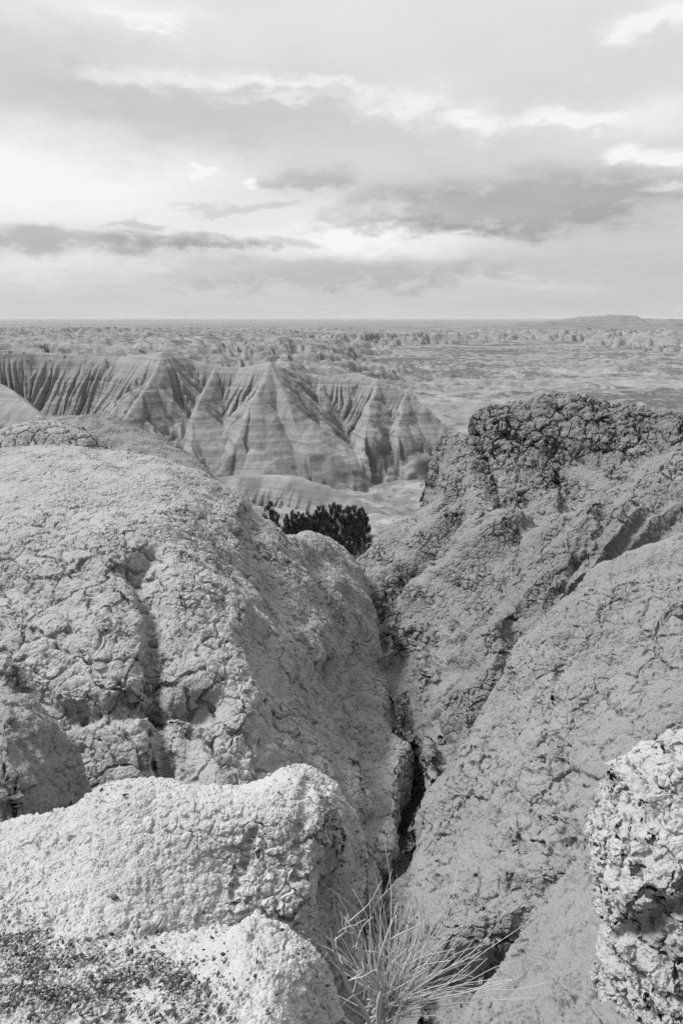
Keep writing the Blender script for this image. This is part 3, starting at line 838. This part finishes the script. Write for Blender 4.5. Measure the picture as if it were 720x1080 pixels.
A1_ROWS = [
    [(-140, 985, -1.69), (0, 985, -1.69), (80, 985, -1.70), (150, 986, -1.74), (200, 981, -1.69), (240, 970, -1.63), (270, 962, -1.60), (308, 980, -1.63), (338, 1012, -1.71), (362, 1075, -1.9)],
    [(-140, 1002, -1.65), (0, 1002, -1.65), (80, 1002, -1.65), (150, 1004, -1.67), (200, 1000, -1.63), (240, 990, -1.585), (268, 983, -1.565), (302, 1000, -1.59), (330, 1030, -1.67), (356, 1092, -1.87)],
    [(-140, 1030, -1.63), (0, 1030, -1.63), (80, 1030, -1.62), (150, 1032, -1.62), (200, 1028, -1.59), (240, 1020, -1.56), (268, 1014, -1.55), (298, 1030, -1.57), (324, 1060, -1.66), (350, 1120, -1.86)],
    [(-140, 1080, -1.60), (0, 1080, -1.60), (80, 1080, -1.60), (150, 1080, -1.59), (200, 1080, -1.57), (240, 1075, -1.55), (268, 1075, -1.55), (296, 1090, -1.57), (320, 1120, -1.66), (345, 1180, -1.88)],
    [(-140, 1250, -1.58), (0, 1250, -1.58), (80, 1250, -1.58), (150, 1250, -1.58), (200, 1250, -1.58), (240, 1250, -1.58), (268, 1255, -1.58), (290, 1265, -1.62), (310, 1290, -1.75), (335, 1330, -2.0)]]
A1_ROWS = [[(-900, r_[0][1], r_[0][2]), (-480, r_[0][1], r_[0][2])] + r_ for r_ in A1_ROWS]
loft('clay_lip', A1_ROWS, 420, 950, M_LEDGE, lump=((0.4, 0.03, 3), (0.1, 0.007, 4)), back=(0.10, 0.5), seed=95,
     crack=lambda x, y: 0.15, label='pale rounded clay lip in front of the ledge')

# ------------------------------------------------------------------ trees in the valley
M_LEAF = flat('juniper_foliage', 0.045, 0.8, 0.5, 1.2)
M_BARK = flat('juniper_bark', 0.12, 0.9, 0.3, 3.0)
M_TWIG = flat('bleached_twig', 0.46, 0.8, 0.25, 40.0)
M_CHIP = flat('shale_chip', 0.10, 0.85, 0.5, 60.0)
_T = NT.__new__(NT)
_T.t = M_CHIP.node_tree
_isl = _T.new('ShaderNodeNewGeometry').outputs['Random Per Island']
_bs = [n for n in M_CHIP.node_tree.nodes if n.type == 'BSDF_PRINCIPLED'][0]
_T.link(_T.grey(_T.m('ADD', 0.035, _T.m('MULTIPLY', _T.m('POWER', _isl, 2.2), 0.40))), _bs.inputs['Base Color'])


def tube(pts, rad, sides=6):
    """vertices and quad faces of a tapered tube along points"""
    pts = np.asarray(pts, float)
    n = len(pts)
    vs = []
    for i in range(n):
        t = pts[min(i + 1, n - 1)] - pts[max(i - 1, 0)]
        t /= np.linalg.norm(t) + 1e-9
        a = np.cross(t, (0.3, 0.2, 1.0) if abs(t[2]) < 0.9 else (1, 0.1, 0))
        a /= np.linalg.norm(a)
        b = np.cross(t, a)
        for k in range(sides):
            w = 2 * math.pi * k / sides
            vs.append(pts[i] + rad[i] * (math.cos(w) * a + math.sin(w) * b))
    fs = []
    for i in range(n - 1):
        for k in range(sides):
            k2 = (k + 1) % sides
            fs.append((i * sides + k, i * sides + k2, (i + 1) * sides + k2, (i + 1) * sides + k))
    return np.array(vs), np.array(fs)


def join(parts):
    vs, fs, o = [], [], 0
    for v, f in parts:
        vs.append(v)
        fs.append(f + o)
        o += len(v)
    return np.concatenate(vs), np.concatenate(fs)


def empty(name, loc):
    o = bpy.data.objects.new(name, None)
    COL.objects.link(o)
    o.location = loc
    o.empty_display_size = 0.2
    return o


def make_tree(seed):
    """a juniper one unit tall: trunk with limbs, crown of many small sprays in clumps"""
    rnd = np.random.default_rng(seed)
    root = empty('juniper_tree', (0, 0, 0))
    lean = rnd.normal(0, 0.03, 2)
    zs = np.linspace(0, 0.92, 7)
    trunk = [tube([(lean[0] * z, lean[1] * z, z) for z in zs], 0.035 * (1 - zs * 0.95), 7)]
    clumps = []
    nb = 20
    for i in range(nb):
        h = 0.10 + 0.80 * (i + rnd.uniform(0, 0.7)) / nb
        w = rnd.uniform(0, 2 * math.pi)
        ln = (0.30 * (1 - h) ** 0.75 + 0.05) * rnd.uniform(0.65, 1.15)
        up = rnd.uniform(0.1, 0.55)
        p0 = np.array((lean[0] * h, lean[1] * h, h))
        p1 = p0 + ln * np.array((math.cos(w), math.sin(w), up))
        trunk.append(tube([p0, (p0 + p1) / 2 + (0, 0, -0.01), p1], [0.012, 0.008, 0.003], 5))
        for q in (0.55, 0.85, 1.05):
            clumps.append((p0 + (p1 - p0) * q + rnd.normal(0, 0.02, 3), rnd.uniform(0.05, 0.10) * (1.1 - 0.4 * h)))
    clumps.append((np.array((lean[0], lean[1], 0.95)), 0.04))
    V, Fc, k = [], [], 0
    for c, r in clumps:
        n = 130
        d = rnd.normal(0, 1, (n, 3))
        d /= np.linalg.norm(d, axis=1, keepdims=True)
        p = c + d * (r * rnd.uniform(0.25, 1.0, (n, 1))) * (1, 1, 1.25)
        ax = d * 0.6 + rnd.normal(0, 0.5, (n, 3)) + (0, 0, 0.5)
        ax /= np.linalg.norm(ax, axis=1, keepdims=True)
        sd_ = np.cross(ax, rnd.normal(0, 1, (n, 3)))
        sd_ /= np.linalg.norm(sd_, axis=1, keepdims=True)
        L, w_ = rnd.uniform(0.014, 0.030, (n, 1)), rnd.uniform(0.004, 0.008, (n, 1))
        for q in (p - sd_ * w_, p + ax * L * 0.4 - sd_ * w_ * 1.2, p + ax * L, p + ax * L * 0.35 + sd_ * w_ * 1.2):
            V.append(q)
        i = k + np.arange(n)
        Fc.append(np.stack([i, i + n, i + 2 * n, i + 3 * n], -1))
        k += 4 * n
    tv, tf = join(trunk)
    mesh_obj('trunk', tv, tf, M_BARK, root)
    mesh_obj('crown', np.concatenate(V), np.concatenate(Fc), M_LEAF, root, smooth=False)
    return root


def copy_tree(o):
    c = o.copy()
    COL.objects.link(c)
    for ch in [x for x in COL.objects if x.parent == o]:
        d = ch.copy()
        COL.objects.link(d)
        d.parent = c
        d.matrix_parent_inverse = ch.matrix_parent_inverse.copy()
    return c


def floor_at(x, y):
    g = float(np.interp(math.hypot(x, y), rr, gz[:, NA // 2]))
    i, j = int((x - BX[0]) / (BX[1] - BX[0])), int((y - BY[0]) / (BY[1] - BY[0]))
    if 0 <= j < len(BY) and 0 <= i < len(BX):
        g = max(g, float(bZ[j, i]))
    return g


protos = [make_tree(200 + i) for i in range(5)]
used = set()
rnd = random.Random(7)
TREES = []   # photo x, photo y of the top, distance
for (px, py, d) in ((284, 532, 112), (293, 541, 106), (302, 548, 102), (312, 547, 104), (319, 538, 110), (327, 549, 100), (335, 543, 106),
                    (340, 533, 116), (347, 536, 108), (353, 530, 118), (360, 534, 110), (366, 532, 116), (372, 536, 108), (379, 534, 114),
                    (384, 533, 120), (344, 552, 94), (336, 558, 92), (352, 556, 92), (360, 553, 94), (368, 556, 92),
                    (376, 551, 96), (384, 545, 104), (310, 560, 92), (322, 561, 92), (298, 556, 96), (289, 549, 100), (348, 566, 84), (339, 568, 84), (291, 547, 108), (286, 541, 116), (305, 554, 108), (316, 553, 116), (330, 556, 100), (304, 543, 112), (309, 541, 116), (314, 543, 114), (319, 541, 118), (324, 542, 116), (329, 540, 118), (334, 538, 118), (306, 548, 104), (322, 547, 106)):
    TREES.append((px, py, d))
for i, (px, py, d) in enumerate(TREES):
    v = i % 5
    o = protos[v] if v not in used else copy_tree(protos[v])
    used.add(v)
    top = P(px + rnd.uniform(-1, 1), py + rnd.uniform(-5.0, 4.5), d)
    zf = floor_at(top[0], top[1]) - 0.15
    h = max(3.0, top[2] - zf)
    o.location = (top[0], top[1], zf)
    wd = min(h, 8.0) * rnd.uniform(0.5, 0.85)
    o.scale = (wd, wd, h)
    o.rotation_euler = (0, 0, rnd.uniform(0, 6.28))
    lab = 'dark bushy juniper in the dense clump of trees down in the valley'
    if i == 0:
        lab = 'small dark juniper at the far left end of the valley clump'
    tag(o, lab, 'tree', 'junipers in the valley below the buttes')

# ------------------------------------------------------------------ dry shrub at the edge of the ledge
shrub = empty('dry_shrub', P(400, 1082, 1.72))
tag(shrub, 'leafless dry shrub of thin pale twigs growing beside the bright ledge', 'shrub')
SH = np.array(shrub.location)


def stem(pts, r0, r1, name, parent, n=14, sides=6, wob=0.006, seed=0):
    q = catmull(np.array(pts, float), n)
    t = np.linspace(0, 1, n)[:, None]
    g = np.random.default_rng(seed)
    ph = g.uniform(0, 6.28, 3)
    q = q + wob * np.sin(t * g.uniform(5, 11, 3) + ph) * t
    v, f = tube(q - SH, r0 + (r1 - r0) * t[:, 0] ** 0.8, sides)
    return mesh_obj(name, v, f, M_TWIG, parent)


BRANCH = [  # thick bleached branches, traced
    [(398, 1100, 1.72), (401, 1062, 1.70), (397, 1036, 1.68), (380, 1012, 1.66), (372, 985, 1.66), (362, 962, 1.68)],
    [(400, 1100, 1.70), (399, 1064, 1.66), (402, 1040, 1.65), (399, 1018, 1.66), (410, 985, 1.68), (416, 955, 1.7)],
    [(396, 1105, 1.70), (386, 1070, 1.64), (372, 1048, 1.62), (362, 1022, 1.60), (352, 1000, 1.58), (345, 978, 1.57)],
    [(402, 1105, 1.74), (412, 1070, 1.74), (421, 1040, 1.76), (428, 1010, 1.8), (440, 980, 1.84)],
    [(394, 1108, 1.68), (376, 1085, 1.60), (352, 1070, 1.56), (330, 1052, 1.53), (300, 1040, 1.5)]]
branches = []
for i, b in enumerate(BRANCH):
    branches.append((stem([P(*p) for p in b], 0.0095 if i < 3 else 0.007, 0.0024, 'branch', shrub, 26, 7, 0.010, i), [P(*p) for p in b]))
g = np.random.default_rng(5)
for i, (o, pts) in enumerate(branches):
    for k in range(7):
        t = g.uniform(0.35, 0.95)
        q = catmull(np.array(pts), 21)[int(t * 20)]
        dr = np.array((g.normal(0.15, 0.45), g.normal(0, 0.35), g.uniform(0.35, 1.0)))
        dr /= np.linalg.norm(dr)
        ln = g.uniform(0.08, 0.2)
        stem([q, q + dr * ln * 0.5 + g.normal(0, 0.008, 3), q + dr * ln + g.normal(0, 0.02, 3)], 0.0026, 0.001, 'twig', o, 9, 4, 0.004, 50 + i * 9 + k)
for k in range(150):
    th = R(g.uniform(-32, 88)) if k > 12 else R(g.uniform(-70, 0))
    th += R(g.normal(0, 5))
    ln = g.uniform(0.18, 0.54) * (1.0 if th > 0 else 0.85)
    yy = g.normal(0.12, 0.3)
    dr = np.array((math.sin(th), yy, math.cos(th)))
    dr /= np.linalg.norm(dr)
    p0 = SH + np.array((g.normal(0.015, 0.03), g.normal(0.03, 0.03), g.uniform(0.0, 0.09)))
    bend = np.array((0.25 * math.cos(th), 0, -0.25 * math.sin(th))) * g.normal(0.1, 0.5) * ln
    stem([p0, p0 + dr * ln * 0.33 + bend * 0.25, p0 + dr * ln * 0.7 + bend * 0.45 + g.normal(0, 0.006, 3), p0 + dr * ln], 0.0026, 0.0009, 'twig', shrub, 11, 4, 0.005, 200 + k)


# ------------------------------------------------------------------ dark shale chips and crumbs strewn over the ledge
def chips(name, objs, weight, n, size, seed, label):
    g = np.random.default_rng(seed)
    pts = []
    for o in objs:
        v = np.empty(len(o.data.vertices) * 3, np.float32)
        o.data.vertices.foreach_get('co', v)
        pts.append(v.reshape(-1, 3))
    pts = np.concatenate(pts)
    px, py = to_px(pts)
    w = weight(px, py) * (py > 780) * (py < 1100) * (px > -20) * (px < 420)
    w = w * (pts[:, 1] ** 2 + pts[:, 2] ** 2)
    idx = g.choice(len(pts), n, p=w / w.sum())
    base = np.array([(1, 0, 0), (-1, 0, 0), (0, 1, 0), (0, -1, 0), (0, 0, 1), (0, 0, -1)], float)
    tri = np.array([(0, 2, 4), (2, 1, 4), (1, 3, 4), (3, 0, 4), (2, 0, 5), (1, 2, 5), (3, 1, 5), (0, 3, 5)])
    Vv, Ff = [], []
    for k, i in enumerate(idx):
        s_ = g.lognormal(0, 0.4) * size
        b = base * g.uniform(0.6, 1.3, (6, 1)) * (s_, s_ * g.uniform(0.4, 0.8), s_ * g.uniform(0.2, 0.5))
        a, t1 = g.uniform(0, 6.28), g.normal(0, 0.35)
        ca, sa, ct, st = math.cos(a), math.sin(a), math.cos(t1), math.sin(t1)
        b = b @ np.array([(ca, sa, 0), (-sa, ca, 0), (0, 0, 1)]) @ np.array([(1, 0, 0), (0, ct, st), (0, -st, ct)])
        Vv.append(b + pts[i] + (g.normal(0, 0.003), g.normal(0, 0.003), 0.001))
        Ff.append(tri + 6 * k)
    return tag(mesh_obj(name, np.concatenate(Vv), np.concatenate(Ff), M_CHIP, smooth=False), label, None, None, 'stuff')


def chip_w(px, py):
    nz = fbm(px / 45, py / 22, None, 4, 300)
    e = np.exp(-(((px - 50) / 95) ** 2 + ((py - 1055) / 42) ** 2)) + 0.8 * np.exp(-(((px - 165) / 45) ** 2 + ((py - 1032) / 16) ** 2)) \
        + 0.5 * np.exp(-(((px - 15) / 30) ** 2 + ((py - 985) / 22) ** 2)) + 0.4 * np.exp(-(((px - 190) / 60) ** 2 + ((py - 1075) / 20) ** 2))
    return e * sstep(nz, -0.7, 0.5) + 0.006


chips('gravel', [bpy.data.objects['clay_ledge'], bpy.data.objects['clay_lip']], chip_w, 8500, 0.0048, 9, 'dark shale gravel strewn over the pale ledge')

# ------------------------------------------------------------------ thin haze over the plain
hz = bpy.data.materials.new('haze')
hz.use_nodes = True
_H = NT(hz.node_tree)
_pv = _H.new('ShaderNodeVolumePrincipled')
_pv.inputs['Color'].default_value = (0.96, 0.96, 0.96, 1)
_pv.inputs['Density'].default_value = 0.5 / 16000
_pv.inputs['Anisotropy'].default_value = 0.0
_ho = _H.new('ShaderNodeOutputMaterial')
_H.link(_pv.outputs[0], _ho.inputs['Volume'])
x0, x1, y0, y1, z0, z1 = -95000, 95000, -60, 95000, -140, 14
hv = [(x, y, z) for z in (z0, z1) for y in (y0, y1) for x in (x0, x1)]
hf = [(0, 2, 3, 1), (4, 5, 7, 6), (0, 1, 5, 4), (1, 3, 7, 5), (3, 2, 6, 7), (2, 0, 4, 6)]
tag(mesh_obj('haze', hv, hf, hz, smooth=False), 'thin pale haze over the plain', None, None, 'stuff')
